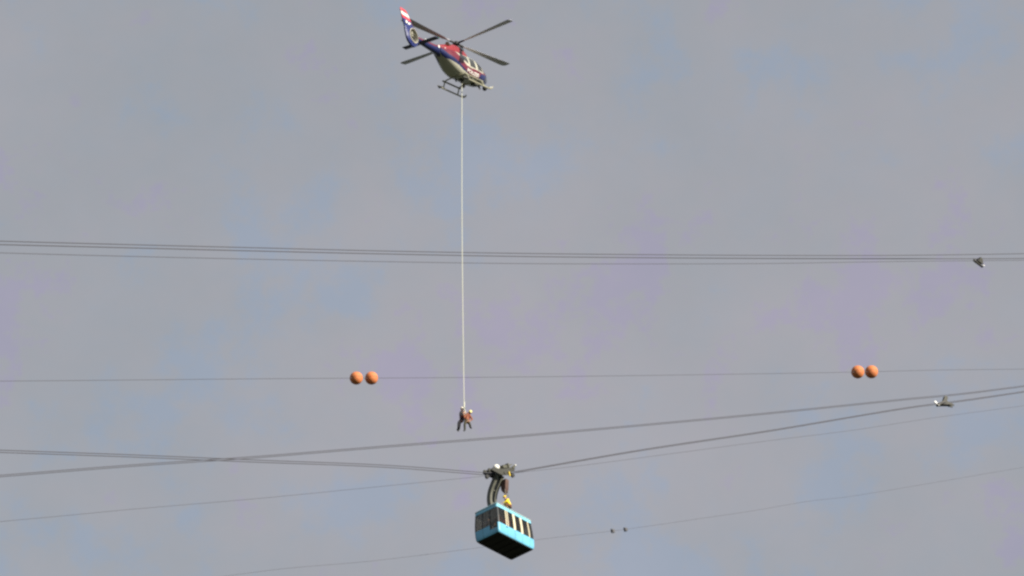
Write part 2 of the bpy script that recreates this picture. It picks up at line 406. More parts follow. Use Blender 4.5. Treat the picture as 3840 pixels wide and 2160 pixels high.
# tail fin with the shrouded tail rotor
FC = (-6.25, 2.15); FR = .50
FO = [(-5.45, 2.30), (-5.62, 2.62), (-5.95, 2.92), (-6.22, 3.32), (-6.58, 3.85), (-6.68, 3.94), (-7.30, 4.02), (-7.36, 3.94), (-7.22, 3.2), (-7.10, 2.72), (-7.10, 2.35), (-7.04, 1.95), (-6.84, 1.62), (-6.5, 1.40), (-6.15, 1.36), (-5.85, 1.5), (-5.6, 1.75), (-5.45, 1.96)]
def outer(a):
    d = (math.cos(a), math.sin(a)); best = 9
    for i in range(len(FO)):
        p, q = FO[i], FO[(i + 1) % len(FO)]
        ex, ez = q[0] - p[0], q[1] - p[1]; det = d[0] * (-ez) + ex * d[1]
        if abs(det) < 1e-9: continue
        bx, bz = p[0] - FC[0], p[1] - FC[1]
        t = (bx * (-ez) + ex * bz) / det; u = (d[0] * bz - d[1] * bx) / det
        if t > 0 and -1e-6 <= u <= 1 + 1e-6: best = min(best, t)
    return best
NA, NR = 180, 26
# angle samples, denser along the fin
ang = []
for i in range(NA):
    a = 2 * math.pi * i / NA
    ang.append(a - .45 * math.sin(2 * (a - R(112))) * (1 if abs(((a - R(112)) + math.pi) % (2 * math.pi) - math.pi) < math.pi / 2 else 0) * .8)
m = MB(); vv = []
for sgn in (1, -1):
    for j in range(NR + 1):
        t = j / NR
        for a in ang:
            ro = outer(a); r_ = FR + (ro - FR) * t
            th = (.17 if t < .02 else .17 * (1 - t) ** .8 + .025) if ro < 1.05 else max(.03, .17 * (1 - ((r_ - FR) / .7)) ** 1 if r_ < FR + .5 else .055)
            th = .17 - (.17 - .045) * min(1, (r_ - FR) / max(.3, min(.55, ro - FR))) ** 1.3
            if t > .985: th *= .45
            vv.append((FC[0] + r_ * math.cos(a), sgn * th, FC[1] + r_ * math.sin(a)))
H = (NR + 1) * NA
ff = []
for o in (0, H):
    ff += [(o + j * NA + i, o + j * NA + (i + 1) % NA, o + (j + 1) * NA + (i + 1) % NA, o + (j + 1) * NA + i) for j in range(NR) for i in range(NA)]
ff += [(NR * NA + i, NR * NA + (i + 1) % NA, H + NR * NA + (i + 1) % NA, H + NR * NA + i) for i in range(NA)]
m.add(vv, ff)
def fin_paint(p):
    zz = p.z + .12 * (p.x + 7)
    if zz > 3.72: return FLAGRED
    if zz > 3.50: return (.85, .83, .80)
    if zz > 3.28: return FLAGRED
    lead = (p.x - FC[0]) * .75 + (p.z - FC[1]) * .45
    if lead > .40 and p.z < 3.1 and p.z > 2.0: return RED
    return (0.02, 0.03, 0.14)
fin = m.obj('tail_fin', M_LIVERY, HELI, fin_paint, 50)
for s in (-1, 1):
    for (x0, x1, z0, z1) in ((-7.0, -6.78, 2.93, 3.13), (-6.70, -6.36, 2.86, 3.04)):
        m = MB(); cx, cz = (x0 + x1) / 2, (z0 + z1) / 2
        o_ = [(cx + (x1 - x0) / 2 * math.copysign(abs(math.cos(a)) ** .5, math.cos(a)), s * .075, cz + (z1 - z0) / 2 * math.copysign(abs(math.sin(a)) ** .5, math.sin(a))) for a in [2 * math.pi * k / 24 for k in range(24)]]
        m.prism(o_, (0, .07, 0)); m.obj('white_marking', M_WHITE, fin)
m = MB()
ri = [(FC[0] + FR * .995 * math.cos(2 * math.pi * k / 64), FC[1] + FR * .995 * math.sin(2 * math.pi * k / 64)) for k in range(64)]
ro_ = [(FC[0] + (FR + .035) * math.cos(2 * math.pi * k / 64), FC[1] + (FR + .035) * math.sin(2 * math.pi * k / 64)) for k in range(64)]
pr = [(-.19, ro_), (-.20, ri), (.20, ri), (.19, ro_)]
vv = [(p[0], y, p[1]) for y, rg in pr for p in rg]
m.add(vv, [(i * 64 + k, i * 64 + (k + 1) % 64, (i + 1) * 64 + (k + 1) % 64, (i + 1) * 64 + k) for i in range(3) for k in range(64)])
m.obj('fan_duct', M_DUCT, fin)
fan = MB(); fan.ball((FC[0], 0, FC[1]), .15, 18, 10, (1, .9, 1)); fan = fan.obj('tail_rotor_hub', M_FAN, HELI)
for k in range(10):
    m = MB(); a = 2 * math.pi * k / 10 + .2 * (k % 2)
    d = Vector((math.cos(a), 0, math.sin(a))); tdir = Vector((-math.sin(a), 0, math.cos(a)))
    c0 = Vector((FC[0], 0, FC[1]))
    cw = tdir * .045 + Vector((0, .02, 0))
    q = [c0 + d * .12 - cw * .7, c0 + d * .12 + cw * .7, c0 + d * .485 + cw, c0 + d * .485 - cw]
    nn = Vector((0, .012, 0))
    m.add([p + nn for p in q] + [p - nn for p in q], [(0, 1, 2, 3), (7, 6, 5, 4), (0, 4, 5, 1), (1, 5, 6, 2), (2, 6, 7, 3), (3, 7, 4, 0)])
    m.obj('tail_rotor_blade', M_FAN, fan)
for k in range(3):
    m = MB(); a = R(30 + 120 * k)
    m.bar((FC[0] + .1 * math.cos(a), .10, FC[1] + .1 * math.sin(a)), (FC[0] + .495 * math.cos(a), .10, FC[1] + .495 * math.sin(a)), .07, .03, Vector((0, 1, 0))); m.obj('duct_strut', M_DUCT, fan)
# horizontal stabiliser (one wing through the boom)
def wing(m, p0, p1, c0, c1, thick):
    prof = [(.5, 0), (.42, .4), (.2, .5), (-.1, .42), (-.5, .06), (-.5, -.06), (-.1, -.3), (.2, -.4), (.42, -.3)]
    A = [Vector(p0) + Vector((a * c0, 0, b * thick)) for a, b in prof]; B = [Vector(p1) + Vector((a * c1, 0, b * thick)) for a, b in prof]
    k = len(prof)
    m.add(A + B, [tuple(range(k)), tuple(range(2 * k - 1, k - 1, -1))] + [(i, (i + 1) % k, (i + 1) % k + k, i + k) for i in range(k)])
m = MB(); wing(m, (-5.12, -1.32, 1.96), (-5.12, 1.32, 1.96), .62, .62, .11); stab = m.obj('stabiliser', mat('stabiliser_dark_blue_paint', (0.012, 0.014, 0.05), 0.4), HELI)
for s in (-1, 1):
    m = MB(); m.ball((-5.0, s * 1.335, 1.97), .035, 10, 6); m.obj('position_light', M_RED if s > 0 else mat('green_lens', (.02, .3, .1), .2), stab)

# rotor
HUB = Vector((0, 0, 3.2)); TX, TY = 0.139, -0.067
m = MB(); m.tube([(0, 0, 2.7), (0, 0, 2.86), (0.0, 0, 3.12)], [.16, .085, .08], 20); m.obj('rotor_mast', M_DARK, HELI)
m = MB()
m.tube([(0, 0, 2.82), (0, 0, 2.88)], [.24, .20], 20)
for k in range(3):
    a = 2 * math.pi * k / 3; m.tube([(.22 * math.cos(a), .22 * math.sin(a), 2.85), (.24 * math.cos(a), .24 * math.sin(a), 3.12)], .018, 8)
m.obj('swashplate', M_DARK, HELI)
m = MB(); m.tube([(0, 0, 3.08), (0, 0, 3.12), (0, 0, 3.25), (0, 0, 3.30)], [.15, .24, .24, .12], 24); m.ball((0, 0, 3.30), .16, 18, 8, (1, 1, .5)); hub = m.obj('rotor_hub', M_BLACK, HELI)
PH = R(-12.2)
for k in range(4):
    az = PH + k * math.pi / 2
    d = Vector((math.cos(az), math.sin(az), 0)); t = Vector((-math.sin(az), math.cos(az), 0))
    def bp(r, c, h):
        z = 3.2 + .104 * (r / 5.13) ** 1.5 + r * (-TX * d.x - TY * d.y)
        return Vector((0, 0, z + h)) + d * r + t * c + Vector((0, 0, c * .03))
    m = MB(); vv = []
    sts = [(.18, .10, .05), (.55, .11, .05), (.95, .16, .035), (1.25, .30, .028), (2.0, .38, .024), (3.0, .47, .022), (4.0, .57, .018), (4.75, .64, .016), (5.0, .62, .014), (5.15, .46, .008)]
    prof = [(.5, 0), (.42, .6), (.2, 1), (-.15, .7), (-.5, .1), (-.5, -.1), (-.15, -.6), (.2, -.8), (.42, -.6)]
    for r_, ch, th in sts:
        sweep = -.07 if r_ > 5 else 0
        for a, b in prof: vv.append(bp(r_, a * ch + sweep, b * th))
    kk = len(prof)
    m.add(vv, [(i * kk + q, i * kk + (q + 1) % kk, (i + 1) * kk + (q + 1) % kk, (i + 1) * kk + q) for i in range(len(sts) - 1) for q in range(kk)] + [tuple(range(kk)), tuple((len(sts) - 1) * kk + q for q in range(kk - 1, -1, -1))])
    b = m.obj('rotor_blade', M_BLADE, HELI)
    m = MB(); m.tube([bp(.2, 0, 0), bp(.75, 0, 0)], [.075, .06], 12); m.obj('blade_cuff', M_BLACK, b)

# landing gear
SY = 1.08
for s in (-1, 1):
    m = MB(); m.tube([(-1.45, s * SY, .03), (-.5, s * SY, .0), (1.0, s * SY, .0), (1.85, s * SY, .0), (2.1, s * SY, .05), (2.3, s * SY, .15), (2.42, s * SY, .28)], [.055, .055, .055, .055, .055, .05, .045], 12)
    sk = m.obj('skid', M_SKID, HELI)
    m = MB(); m.prism([(-1.62, s * (SY - .02), .03), (-1.15, s * (SY - .17), .0), (-1.10, s * (SY + .17), .0)], (0, 0, .05)); m.obj('skid_pad', M_BLACK, sk)
    m = MB(); m.box((-.95, s * .90, .46), (.16, .05, .09)); m.bar((-1.02, s * .90, .45), (1.38, s * .90, .45), .12, .055); m.obj('step_rail', M_SKID, HELI)
    m = MB(); m.bar((1.82, s * SY, .06), (2.18, s * SY, .14), .18, .03); m.obj('skid_toe_plate', M_WHITE, sk)
    for x in (-.78, 1.18):
        m = MB(); m.tube([(x, s * .90, .46), (x, s * .97, .25), (x, s * SY, .02)], .045, 10); m.obj('gear_leg', M_SKID, HELI)
for x in (-.78, 1.18):
    m = MB(); m.tube([(x, -.90, .46), (x, -.72, .52), (x, -.3, .56), (x, .3, .56), (x, .72, .52), (x, .90, .46)], .05, 12); m.obj('cross_tube', M_SKID, HELI)
# under the belly: hook, winch pod, searchlight, camera ball
m = MB(); m.box((0, 0, .52), (.34, .26, .10)); m.tube([(0, 0, .48), (0, 0, .40)], .05, 10)
m.tube([(0.0, 0, .42), (.07, 0, .36), (.06, 0, .27), (-.02, 0, .25), (-.07, 0, .31)], .022, 8); m.obj('cargo_hook', M_DARK, HELI)
m = MB(); m.tube([(.75, .32, .56), (.75, .32, .44)], .05, 10); m.ball((.75, .32, .34), .15, 16, 10); m.obj('searchlight', M_BLACK, HELI)
m = MB(); m.tube([(2.55, -.25, .72), (2.62, -.3, .52)], .05, 10); m.ball((2.66, -.32, .42), .17, 18, 12); m.obj('camera_turret', M_BLACK, HELI)
m = MB(); m.box((.1, -.42, .53), (1.1, .10, .10)); m.box((.55, -.50, .50), (.3, .2, .14)); m.obj('rope_down_bracket', M_GUN, HELI)
m = MB(); m.prism([(-.2, .25, .56), (-.45, .25, .56), (-.42, .25, .36), (-.3, .25, .36)], (0, .025, 0)); m.obj('antenna', M_BLACK, HELI)
m = MB(); m.box((1.55, -.15, .50), (.5, .35, .12)); m.obj('equipment_box', M_GUN, HELI)
m = MB(); m.prism([(2.2, 0, .60), (2.55, 0, .66), (2.62, 0, .42), (2.5, 0, .40)], (0, .03, 0)); m.obj('wire_cutter', M_DARK, HELI)

bpy.context.view_layer.update()
HM = HELI.matrix_world.copy()
HOOK = HM @ Vector((0.0, 0, .25))

# ------------------------------------------------------------------ people
def skinned(joints, edges, mats, region, name, parent=None):
    """one continuous body grown from a jointed skeleton; joints: name -> (co, radius x, radius y)"""
    names = list(joints); ix = {n_: i for i, n_ in enumerate(names)}
    me = bpy.data.meshes.new(name)
    me.from_pydata([tuple(joints[n_][0]) for n_ in names], [(ix[a], ix[b]) for a, b in edges], [])
    o = bpy.data.objects.new(name, me); COL.objects.link(o)
    sk = o.modifiers.new('s', 'SKIN'); sk.use_smooth_shade = True
    for i, n_ in enumerate(names):
        v = me.skin_vertices[0].data[i]; v.radius = (joints[n_][1], joints[n_][2]); v.use_root = (i == 0)
    ss = o.modifiers.new('ss', 'SUBSURF'); ss.levels = 2; ss.render_levels = 2
    bpy.context.view_layer.update()
    m2_ = bpy.data.meshes.new_from_object(o.evaluated_get(bpy.context.evaluated_depsgraph_get()))
    bpy.data.objects.remove(o)
    m2_.name = name
    m2_.materials.clear()
    for mm_ in mats: m2_.materials.append(mm_)
    segs = [(joints[a][0], joints[b][0], region.get((a, b), 0)) for a, b in edges]
    for p in m2_.polygons:
        c = p.center; best = (1e9, 0)
        for a, b, r_ in segs:
            a = Vector(a); b = Vector(b); ab = b - a
            t_ = max(0, min(1, (c - a).dot(ab) / max(ab.length_squared, 1e-9)))
            d_ = (c - a - ab * t_).length
            if r_ == 2 and d_ > .13: continue
            if d_ < best[0]: best = (d_, r_)
        p.material_index = best[1]; p.use_smooth = True
    o = bpy.data.objects.new(name, m2_); COL.objects.link(o)
    if parent is not None: o.parent = parent
    return o

def person(label, group, base, face, J, jacket, trousers, headgear, helmet):
    """J: joints relative to the pelvis, x to the person's left, y back, z up (metres); face = heading of the person"""
    root = thing('person', label, 'person', base, (0, 0, face), group)
    V = {k: Vector(v) for k, v in J.items()}
    P = V['pelvis']
    chest = V['chest']; neck = V['neck']; head = V['head']
    jt = {'pelvis': (P, .155, .12), 'waist': (P.lerp(chest, .45), .16, .135), 'chest': (chest, .185, .15), 'neckbase': (chest.lerp(neck, .75), .10, .085), 'neck': (neck, .06, .06),
          'jaw': (neck.lerp(head, .5) + Vector((0, -.02, 0)), .07, .08), 'head': (head, .085, .10), 'crown': (head + (head - neck).normalized() * .08, .065, .075)}
    ed = [('pelvis', 'waist'), ('waist', 'chest'), ('chest', 'neckbase'), ('neckbase', 'neck'), ('neck', 'jaw'), ('jaw', 'head'), ('head', 'crown')]
    reg = {('neck', 'jaw'): 2, ('jaw', 'head'): 2, ('head', 'crown'): 2, ('neckbase', 'neck'): 0}
    for s in 'LR':
        sh, el, wr = V['sh' + s], V['el' + s], V['wr' + s]
        hd = wr + (wr - el).normalized() * .08
        jt.update({'sh' + s: (sh, .085, .085), 'ua' + s: (sh.lerp(el, .45), .072, .072), 'el' + s: (el, .058, .058), 'fa' + s: (el.lerp(wr, .4), .054, .054), 'wr' + s: (wr, .034, .034), 'hd' + s: (hd, .042, .022)})
        ed += [('neckbase', 'sh' + s), ('sh' + s, 'ua' + s), ('ua' + s, 'el' + s), ('el' + s, 'fa' + s), ('fa' + s, 'wr' + s), ('wr' + s, 'hd' + s)]
        reg[('wr' + s, 'hd' + s)] = 2
        hp, kn, an = V['hp' + s], V['kn' + s], V['an' + s]; to = V['to' + s]
        jt.update({'hp' + s: (hp, .11, .11), 'th' + s: (hp.lerp(kn, .45), .10, .10), 'kn' + s: (kn, .078, .078), 'cf' + s: (kn.lerp(an, .3), .08, .08), 'an' + s: (an, .066, .066), 'to' + s: (to, .056, .045)})
        ed += [('pelvis', 'hp' + s), ('hp' + s, 'th' + s), ('th' + s, 'kn' + s), ('kn' + s, 'cf' + s), ('cf' + s, 'an' + s), ('an' + s, 'to' + s)]
        for e in (('pelvis', 'hp' + s), ('hp' + s, 'th' + s), ('th' + s, 'kn' + s), ('kn' + s, 'cf' + s), ('cf' + s, 'an' + s)): reg[e] = 1
        reg[('an' + s, 'to' + s)] = 3
    body = skinned(jt, ed, [jacket, trousers, M_SKIN, M_BLACK, M_HAIR], reg, 'body', root)
    # fingers, nose, eyes, ears belong to the body mesh
    m = MB(); hu = (head - neck).normalized()
    fdir = Vector((0, -1, 0)); fdir = (fdir - hu * fdir.dot(hu)).normalized(); sd_ = hu.cross(fdir).normalized()
    m.tube([head + fdir * .085 + hu * .015, head + fdir * .122 - hu * .028, head + fdir * .09 - hu * .035], [.008, .014, .010], 8)
    for q in (-1, 1):
        m.ball(head + sd_ * (q * .088) - hu * .01, .026, 8, 6, (.5, 1, 1.3))
    m.cur = 1
    for q in (-1, 1): m.ball(head + sd_ * (q * .033) + fdir * .094 + hu * .012, .010, 8, 6)
    m.tube([head + sd_ * .025 + fdir * .092 - hu * .062, head + fdir * .10 - hu * .064, head - sd_ * .025 + fdir * .092 - hu * .062], .006, 6)
    m.cur = 0
    for s in 'LR':
        el, wr = V['el' + s], V['wr' + s]; d_ = (wr - el).normalized()
        a1 = d_.orthogonal().normalized(); a2 = d_.cross(a1)
        pb = wr + d_ * .10
        for q, ln in ((-1.5, .065), (-.5, .078), (.5, .074), (1.5, .058)):
            p0 = pb + a1 * (q * .019); m.tube([p0 - d_ * .02, p0 + d_ * ln * .5 + a2 * .012, p0 + d_ * ln * .8 + a2 * .04], [.010, .009, .007], 6)
        p0 = wr + d_ * .05 + a1 * .035; m.tube([p0 - a1 * .01, p0 + a1 * .025 + d_ * .03, p0 + a1 * .02 + d_ * .06 + a2 * .02], [.012, .010, .008], 6)
    o2 = m.obj('t', [M_SKIN, M_HAIR])
    bm = bmesh.new(); bm.from_mesh(body.data); n0 = len(bm.faces)
    bm.from_mesh(o2.data); bm.faces.ensure_lookup_table()
    for f in bm.faces[n0:]: f.material_index = 4 if f.material_index == 1 else 2
    bm.to_mesh(body.data); bm.free(); bpy.data.objects.remove(o2)
    m = MB()
    if headgear:
        c = head + hu * .045
        rt_ = Matrix((sd_, -fdir, hu)).transposed()
        m.ball((0, 0, 0), .125, 20, 8, (.95, 1.12, 1.0), 0, .55)
        m.tube([(0.118 * math.cos(a), .14 * math.sin(a), -.018) for a in [2 * math.pi * k / 24 for k in range(25)]], .012, 6, False)
        m.v = [tuple(rt_ @ Vector(v) + c) for v in m.v]
        m.obj('helmet', helmet, root)
    else:
        c = head + hu * .03 - fdir * .02; rt_ = Matrix((sd_, -fdir, hu)).transposed()
        m.ball((0, 0, 0), .108, 18, 9, (.93, 1.05, 1.05), 0, .58); m.v = [tuple(rt_ @ Vector(v) + c) for v in m.v]
        m.obj('hair', helmet, root)
    return root, V
def harness(root, V):
    m = MB(); P = V['pelvis']; c = V['chest']
    for q in (-1, 1):
        m.tube([P + Vector((q * .16, 0, .04)), P + Vector((q * .13, -.13, .10)), c + Vector((q * .06, -.145, .02)), c + Vector((q * .10, -.02, .20)), c + Vector((q * .08, .13, .05)), P + Vector((q * .10, .13, .06))], .018, 6)
        kn, hp = V['kn' + ('L' if q > 0 else 'R')], V['hp' + ('L' if q > 0 else 'R')]
        d = (kn - hp).normalized(); a = d.orthogonal().normalized(); b = d.cross(a); ce = hp + d * .12
        m.tube([ce + (a * math.cos(t) + b * math.sin(t)) * .10 for t in [2 * math.pi * k / 14 for k in range(15)]], .016, 6, False)
    m.obj('harness', M_STRAP, root)

# rope end: hanging nearly straight down from the hook
def at_y(px, py, y):
    d = ray(px, py); return CAM + d * ((y - CAM.y) / d.y)
RING = at_y(1740.5, 1532, HOOK.y)
SCALE_P = 1.0
def zp(zx, zy, dy=0.0): return at_y(1680 + zx / 9.06, 1480 + zy / 9.06, HOOK.y + dy)

# pose of the right-hand rescuer: turned to the camera's right, sitting in the sling
def loc(root_loc, face, p):
    v = Vector(p) - Vector(root_loc); return Matrix.Rotation(-face, 3, 'Z') @ v
def posed(label, group, pix, face, jacket, trousers, helmet):
    base = zp(*pix['pelvis'])
    J = {k: loc(base, face, zp(*v)) for k, v in pix.items()}
    return person(label, group, base, face, J, jacket, trousers, True, helmet)
pixR = dict(pelvis=(640, 880, 0), chest=(650, 700, -.02), neck=(705, 640, -.05), head=(742, 598, -.08),
            shL=(590, 690, -.16), elL=(555, 800, -.28), wrL=(540, 690, -.34), shR=(735, 715, .10), elR=(825, 835, .05), wrR=(745, 890, -.12),
            hpL=(610, 915, -.10), knL=(565, 1000, -.42), anL=(572, 1200, -.38), toL=(540, 1238, -.50),
            hpR=(672, 915, .10), knR=(735, 1000, -.05), anR=(765, 1120, .16), toR=(805, 1140, .10))
pixL = dict(pelvis=(490, 850, .15), chest=(468, 665, .15), neck=(470, 560, .15), head=(487, 490, .12),
            shL=(425, 610, .02), elL=(430, 720, -.12), wrL=(520, 640, -.16), shR=(515, 620, .28), elR=(540, 720, .15), wrR=(545, 620, -.02),
            hpL=(455, 880, .08), knL=(362, 925, -.10), anL=(345, 1170, -.02), toL=(300, 1200, -.10),
            hpR=(500, 885, .24), knR=(405, 940, .16), anR=(368, 1195, .22), toR=(330, 1240, .14))
pr_, VR = posed('rescuer in an orange jacket and yellow helmet hanging from the pale line', None, pixR, R(35), M_JORANGE, M_OLIVE, M_HYEL)
harness(pr_, VR)
pl_, VL = posed('person in dark clothing and white helmet hanging behind the orange-jacketed rescuer', None, pixL, R(-50), M_JDARK, M_JDARK, M_HWHITE)
harness(pl_, VL)

# the long line itself
m = MB(); pts = []
for k in range(41):
    t = k / 40; p = HOOK.lerp(RING, t); p.x += -.06 * math.sin(math.pi * t); pts.append(p)
RL = thing('rescue_line', 'long pale rope hanging from the helicopter to two suspended people', 'rope', HOOK)
def rl(m, name, mt): 
    m.v = [tuple(Vector(v) - HOOK) for v in m.v]; return m.obj(name, mt, RL)
m.tube(pts, .024, 8); rl(m, 'line', M_LINE)
m = MB(); m.tube([HOOK + Vector((.07 * math.cos(a), 0, .05 + .07 * math.sin(a))) for a in [2 * math.pi * k / 16 for k in range(17)]], .016, 8, False); rl(m, 'top_ring', M_GUN)
m = MB(); m.tube([RING + Vector((0, 0, .5)), RING + Vector((0, 0, .44)), RING + Vector((0, 0, .12)), RING + Vector((0, 0, .06))], [.03, .045, .045, .03], 12); rl(m, 'swivel_weight', M_LINE)
m = MB(); m.tube([RING + Vector((.06 * math.cos(a), 0, .06 * math.sin(a))) for a in [2 * math.pi * k / 16 for k in range(17)]], .014, 8, False); rl(m, 'ring', M_GUN)
for z in ((620, 690, -.20), (520, 660, -.02)):
    m = MB(); m.tube([RING, RING.lerp(zp(*z), .5), zp(*z)], .028, 8); rl(m, 'sling', M_LINE)

# ------------------------------------------------------------------ cable car
GL, GW, GH = 4.0, 2.26, 2.45
GROT = Euler((R(-4.905), R(-0.334), R(49.724)))
GLOC = Vector((-0.482407, 258.173504, 129.333108))
CAR = thing('cable_car', 'light blue cable car cabin with black underside hanging from its curved arms', 'cable car', GLOC, GROT)
RC = .13
ZP = [(0.0, -.10), (.05, -.05), (.16, -.01), (.45, .012), (.95, .02), (1.4, .0), (2.0, -.045), (2.2, -.06), (2.44, -.08), (2.52, -.14), (2.57, -.30)]
def inset(z): return lerp_tab(z, ZP)
def outline(t, z, extra=0.0):
    """perimeter point: t in 0..4, sides: 0 right (-y, x up), 1 front (+x), 2 left (+y), 3 rear (-x)"""
    o = inset(z) + extra; hl, hw = GL / 2 + o, GW / 2 + o
    side = int(t) % 4; u = t - int(t)
    if side in (0, 2): a, b = hl, hw
    else: a, b = hw, hl
    rc = RC
    Lc = 2 * (a - rc); arc = rc * math.pi / 2
    # each side owns half of the corner at both ends
    s_ = u * (Lc + arc) - arc / 2
    if s_ < 0: an = s_ / rc; p = (-(a - rc) + rc * math.sin(an), -(b - rc) - rc * math.cos(an))
    elif s_ > Lc: an = (s_ - Lc) / rc; p = ((a - rc) + rc * math.sin(an), -(b - rc) - rc * math.cos(an))
    else: p = (-(a - rc) + s_, -b)
    x, y = p
    for _ in range(side): x, y = -y, x
    return Vector((x, y, z))
def shell(name, t0, t1, z0, z1, material, parent, off=0.0, th=.03, nt_=None, zs=None, closed=False):
    m = MB(); n_ = nt_ or max(3, int((t1 - t0) * 40))
    zs = zs or [z0 + (z1 - z0) * k / 4 for k in range(5)]
    cols = n_ if closed else n_ + 1
    lay = []
    for o in (off, off - th):
        for z in zs:
            for k in range(cols): lay.append(outline((t0 + (t1 - t0) * k / n_) % 4, z, o))
    H_ = len(zs) * cols; fs = []
    def q(j, k): return j * cols + (k % cols if closed else k)
    for j in range(len(zs) - 1):
        for k in range(n_):
            f = (q(j, k), q(j, k + 1), q(j + 1, k + 1), q(j + 1, k)); fs.append(f); fs.append(tuple(i + H_ for i in reversed(f)))
    for k in range(n_):
        for j in (0, len(zs) - 1): fs.append((q(j, k), q(j, k + 1), q(j, k + 1) + H_, q(j, k) + H_))
    if not closed:
        for j in range(len(zs) - 1):
            for k in (0, n_): fs.append((q(j, k), q(j + 1, k), q(j + 1, k) + H_, q(j, k) + H_))
    m.add(lay, fs)
    return m.obj(name, material, parent, None, 40)
SILL, HEAD = .80, 2.12
# lower body, split at the door and at the glazed end door
shell('lower_panel', 0.252, 3.655, .03, SILL, M_CYAN, CAR, zs=[.03, .05, .1, .16, .3, .45, .7, SILL])
shell('lower_panel', 3.97, 4.248, .03, SILL, M_CYAN, CAR, zs=[.03, .05, .1, .16, .3, .45, .7, SILL])
shell('lower_panel', 3.66, 3.965, .03, .42, M_CYAN, CAR, zs=[.03, .05, .1, .16, .3, .42])
rf = shell('roof', 0, 4, HEAD, 2.57, M_ROOF, CAR, nt_=160, zs=[HEAD, 2.18, 2.26, 2.34, 2.44, 2.48, 2.52, 2.55, 2.57], closed=True)
m = MB(); ring_ = [outline(4 * k / 80, 2.568, -.02) for k in range(80)]; m.add(ring_, [tuple(range(80))]); ring2 = [v - Vector((0, 0, .05)) for v in ring_]; m.add(ring2, [tuple(range(79, -1, -1))])
m.obj('roof_deck', M_ROOF, CAR)
m = MB(); m.tube([outline(4 * k / 80, 2.40, .02) for k in range(81)], .02, 6, False); m.obj('roof_gutter', M_POST, rf)
# underside and floor
m = MB(); r_a = [outline(4 * k / 80, .03, -.005) for k in range(80)]; r_b = [Vector((v.x * .97, v.y * .97, -.02)) for v in r_a]; r_c = [Vector((v.x * .97, v.y * .97, .10)) for v in r_a]
m.add(r_b + r_a + r_c, [tuple(range(79, -1, -1)), tuple(range(160, 240))] + [(k, (k + 1) % 80, 80 + (k + 1) % 80, 80 + k) for k in range(80)] + [(80 + k, 80 + (k + 1) % 80, 160 + (k + 1) % 80, 160 + k) for k in range(80)])
fl = m.obj('underbody', M_UNDER, CAR)
for k in range(5):
    m = MB(); m.bar((-1.5 + k * .75, -.85, -.035), (-1.5 + k * .75, .85, -.035), .09, .05); m.obj('floor_beam', M_UNDER, fl)
m = MB(); m.box((0, 0, .13), (GL - .2, GW - .2, .03)); m.obj('cabin_floor', M_FLOOR, CAR)
m = MB(); m.box((0, 0, 2.16), (GL - .3, GW - .3, .03)); m.obj('ceiling', mat('cabin_ceiling', (.40, .36, .27), .8), CAR)
# window posts and panes: t positions round the perimeter
posts = [(.21, .235), (.262, .285), (.425, .485), (.635, .69), (.862, .88), (1.33, 1.36), (1.64, 1.67), (2.12, 2.138), (2.31, 2.365), (2.515, 2.575), (2.715, 2.74), (2.765, 2.79), (3.02, 3.04), (3.33, 3.355), (3.645, 3.67)]
for i, (a, b) in enumerate(posts):
    end = a > 3 or 1 < a < 2
    shell('window_post', a, b, SILL + .003 if a < 3.6 else .425, HEAD - .003, M_ENDPOST if end else M_POST, CAR, .006, .05, 4)
shell('window_post', 3.968, 4.02, SILL + .003, HEAD - .003, M_ENDPOST, CAR, .004, .05, 8)
panes = [(4.02, 4.21, 0), (.285, .425, 0), (.485, .635, 0), (.69, .862, 0), (.88, 1.33, 0), (1.36, 1.64, 0), (1.67, 2.12, 0), (2.138, 2.31, 0), (2.365, 2.515, 0), (2.575, 2.715, 0), (2.79, 3.02, 0), (3.04, 3.33, 0), (3.355, 3.645, 0), (3.67, 3.968, 1), (.235, .262, 0)]
for a, b, low in panes:
    shell('window', a + .002, b - .002, (.425 if low else SILL + .003), HEAD - .003, M_GGLASS, CAR, -.015, .012, max(4, int((b - a) * 30)))
# seal lines above and below the glass
m = MB(); m.box(outline(.222, .66, .03), (.20, .03, .03)); m.obj('door_handle', M_DARK, CAR)
for t_ in (.455, .663, .871, 1.345, 1.655, 2.129, 2.337, 2.545, 3.03, 3.343):
    m = MB(); q = [outline(t_, z, .003) for z in (.06, .12, .2, .35, .55, SILL)]; m.tube(q, .009, 6); m.obj('panel_seam', M_BLACK, CAR)
for y in (-.85, .85):
    m = MB(); m.tube([(-1.6, y, 1.12), (1.6, y, 1.12)], .02, 8); m.obj('hand_rail', M_POST, CAR)
m = MB(); m.box((1.1, -.35, 2.62), (.7, .5, .12)); m.obj('roof_hatch', M_ROOF, CAR)

# carriage frame: beam along the rope at the hanger head, in cabin coordinates
bpy.context.view_layer.update()
GM = CAR.matrix_world.copy(); GI = GM.inverted()
ZH = 6.08
HEADW = GM @ Vector((0, 0, ZH))
AZ = Vector((math.cos(R(49.724)), math.sin(R(49.724)), 0)); LN = Vector((-AZ.y, AZ.x, 0))     # lane direction and its normal (away, left)
def lane(depth_off): return HEADW + LN * depth_off

